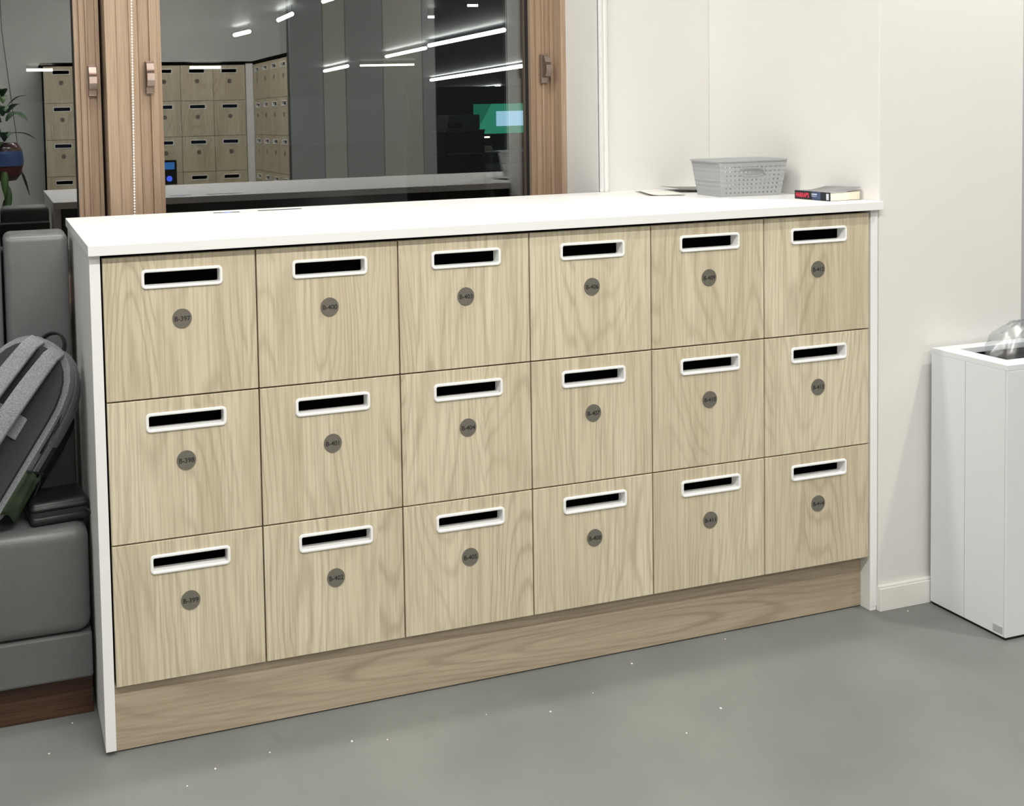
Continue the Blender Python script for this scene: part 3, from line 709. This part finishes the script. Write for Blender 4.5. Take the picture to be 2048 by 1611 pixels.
# ------------------------------------------------------------------ office across the courtyard, seen through the glass
struct(MB().box(-3, 26, 6.0, 56, -.12, -.02).build('floor_outside', M_walldark), 'dark floor of the office across')
struct(MB().box(-3, 26, 6.0, 56, 2.70, 2.85).build('ceiling_outside', M_walldark), 'dark ceiling of the office across')
struct(MB().box(4.1, 7.2, 8.35, 8.45, -.02, 1.75).build('wall_outside', M_walldark), 'low dark partition of the office across')
def office_tube(a, b, r, mt, lab):
    a = Vector(a); b = Vector(b); t = empty('office_tube_light', (0, 0, 0), lab, 'tube light', 'tube lights of the office across'); t.location = a
    MB().tube([(0, 0, 0), b-a], r, 8).build('tube', mt, t)
    MB().tube([(0, 0, r), (0, 0, 2.70-a.z)], .004, 5).build('hanger', M_seam, t); MB().tube([b-a+Vector((0, 0, r)), b-a+Vector((0, 0, 2.70-b.z))], .004, 5).build('hanger', M_seam, t)
def mir(x, y): return (x, 2.1-y, 2.6)
for a, b, r, mt, lab in [
  (mir(2.98, -9.74), mir(3.05, -9.18), .026, M_tube, 'short bright tube light seen through the window above the mirrored lockers'),
  (mir(3.03, -7.61), mir(3.0, -6.92), .024, M_tube, 'bright tube light seen through the window above the side lockers'),
  (mir(2.98, -5.69), mir(3.0, -5.2), .02, M_tube, 'tube light at the top edge of the window view'),
  (mir(7.09, -14.79), mir(6.93, -12.47), .028, M_tube, 'tube light in the middle of the window, upper row near end'),
  (mir(6.74, -11.87), mir(6.61, -8.92), .03, M_tube, 'long bright tube light in the upper right of the window'),
  (mir(13.44, -27.5), mir(12.17, -18.76), .045, M_tube, 'long tube light in the right of the window, second row'),
  (mir(22.6, -49.3), mir(20.58, -36.8), .07, M_tube, 'tube light in the right of the window, third and farthest row'),
  (mir(7.62, -20.48), mir(7.45, -18.2), .035, M_tube, 'slanting tube light in the middle of the window'),
  (mir(3.88, -18.2), mir(4.56, -18.25), .03, M_tubewarm, 'warm thin tube light over the mirrored locker tops'),
  (mir(.50, -18.6), mir(1.03, -18.65), .03, M_tubewarm, 'warm short tube light left of the window mullion'),
  (mir(4.67, -5.94), mir(4.78, -5.93), .012, M_tube, 'tiny bright lamp near the top right of the window'),
  (mir(4.74, -7.18), mir(4.81, -7.17), .014, M_tube, 'tiny bright lamp above the dark opening in the window'),
  (mir(7.69, -18.04), mir(8.9, -17.82), .022, M_tubewarm, 'warm thin tube light running level across the middle of the window')]:
    office_tube(a, b, r, mt, lab)
scr = empty('wall_screen', (5.01, 8.0, 1.39), 'teal wall screen seen through the window beside the frame', 'screen')
MB().box(-.315, .315, .012, .05, -.17, .17).build('housing', M_black, scr, .004)
MB().box(-.306, .306, .006, .012, -.16, .16).build('display', M_teal, scr)
MB().prism([(-.306, .16), (-.10, .16), (-.22, -.04), (-.306, -.08)], 0, .002, M=Matrix(((1, 0, 0, 0), (0, 0, 1, .003), (0, 1, 0, 0), (0, 0, 0, 1)))).build('display_shade', M_tealdk, scr)
MB().box(-.045, .306, 0, .003, -.08, .08).build('display_window', M_scrwin, scr)
dk = empty('office_desk', (4.72, 7.7, 0), 'pale office desk under the teal screen', 'desk')
MB().box(-.02, 1.5, 0, .30, 1.035, 1.05).build('shelf', M_white, dk, .002); MB().box(-.02, 1.5, -.10, .32, .86, .92).build('top', M_white, dk, .002)
for x in (.02, 1.46): MB().box(x, x+.04, .02, .28, -.02, 1.035).build('side', M_grey, dk)
pr_ = empty('printer', (4.45, 7.85, 1.285), 'grey printer on a dark shelf seen through the window', 'printer')
MB().box(-.18, .18, -.15, .15, 0, .155).build('body', M_grey, pr_, .015); MB().box(-.18, -.02, -.155, -.14, .02, .07).build('tray_slot', M_black, pr_)
sh = empty('dark_shelf', (4.45, 7.85, 0), 'dark shelf unit under the printer', 'shelf')
MB().box(-.22, .22, -.18, .18, 1.265, 1.284).build('top', M_grey, sh, .002); MB().box(-.22, .22, -.16, .18, 1.03, 1.045).build('shelf', M_grey, sh); MB().box(-.2, .2, .1, .17, -.02, 1.265).build('back', M_black, sh)
for x in (-.22, .205): MB().box(x, x+.015, -.16, .18, -.02, 1.265).build('side', M_black, sh)
lp = empty('desk_lamp', (4.78, 7.86, 1.0505), 'small pale desk lamp on the desk shelf', 'lamp')
MB().prism([(-.07, 0), (.06, 0), (.04, .055), (-.07, .06)], -.03, .03, M=Matrix(((1, 0, 0, 0), (0, 0, 1, 0), (0, 1, 0, 0), (0, 0, 0, 1)))).build('base', M_page, lp)
MB().box(-.07, -.055, -.01, .01, .05, .15).box(-.07, .03, -.01, .01, .14, .155).build('arm', M_tubewarm, lp)
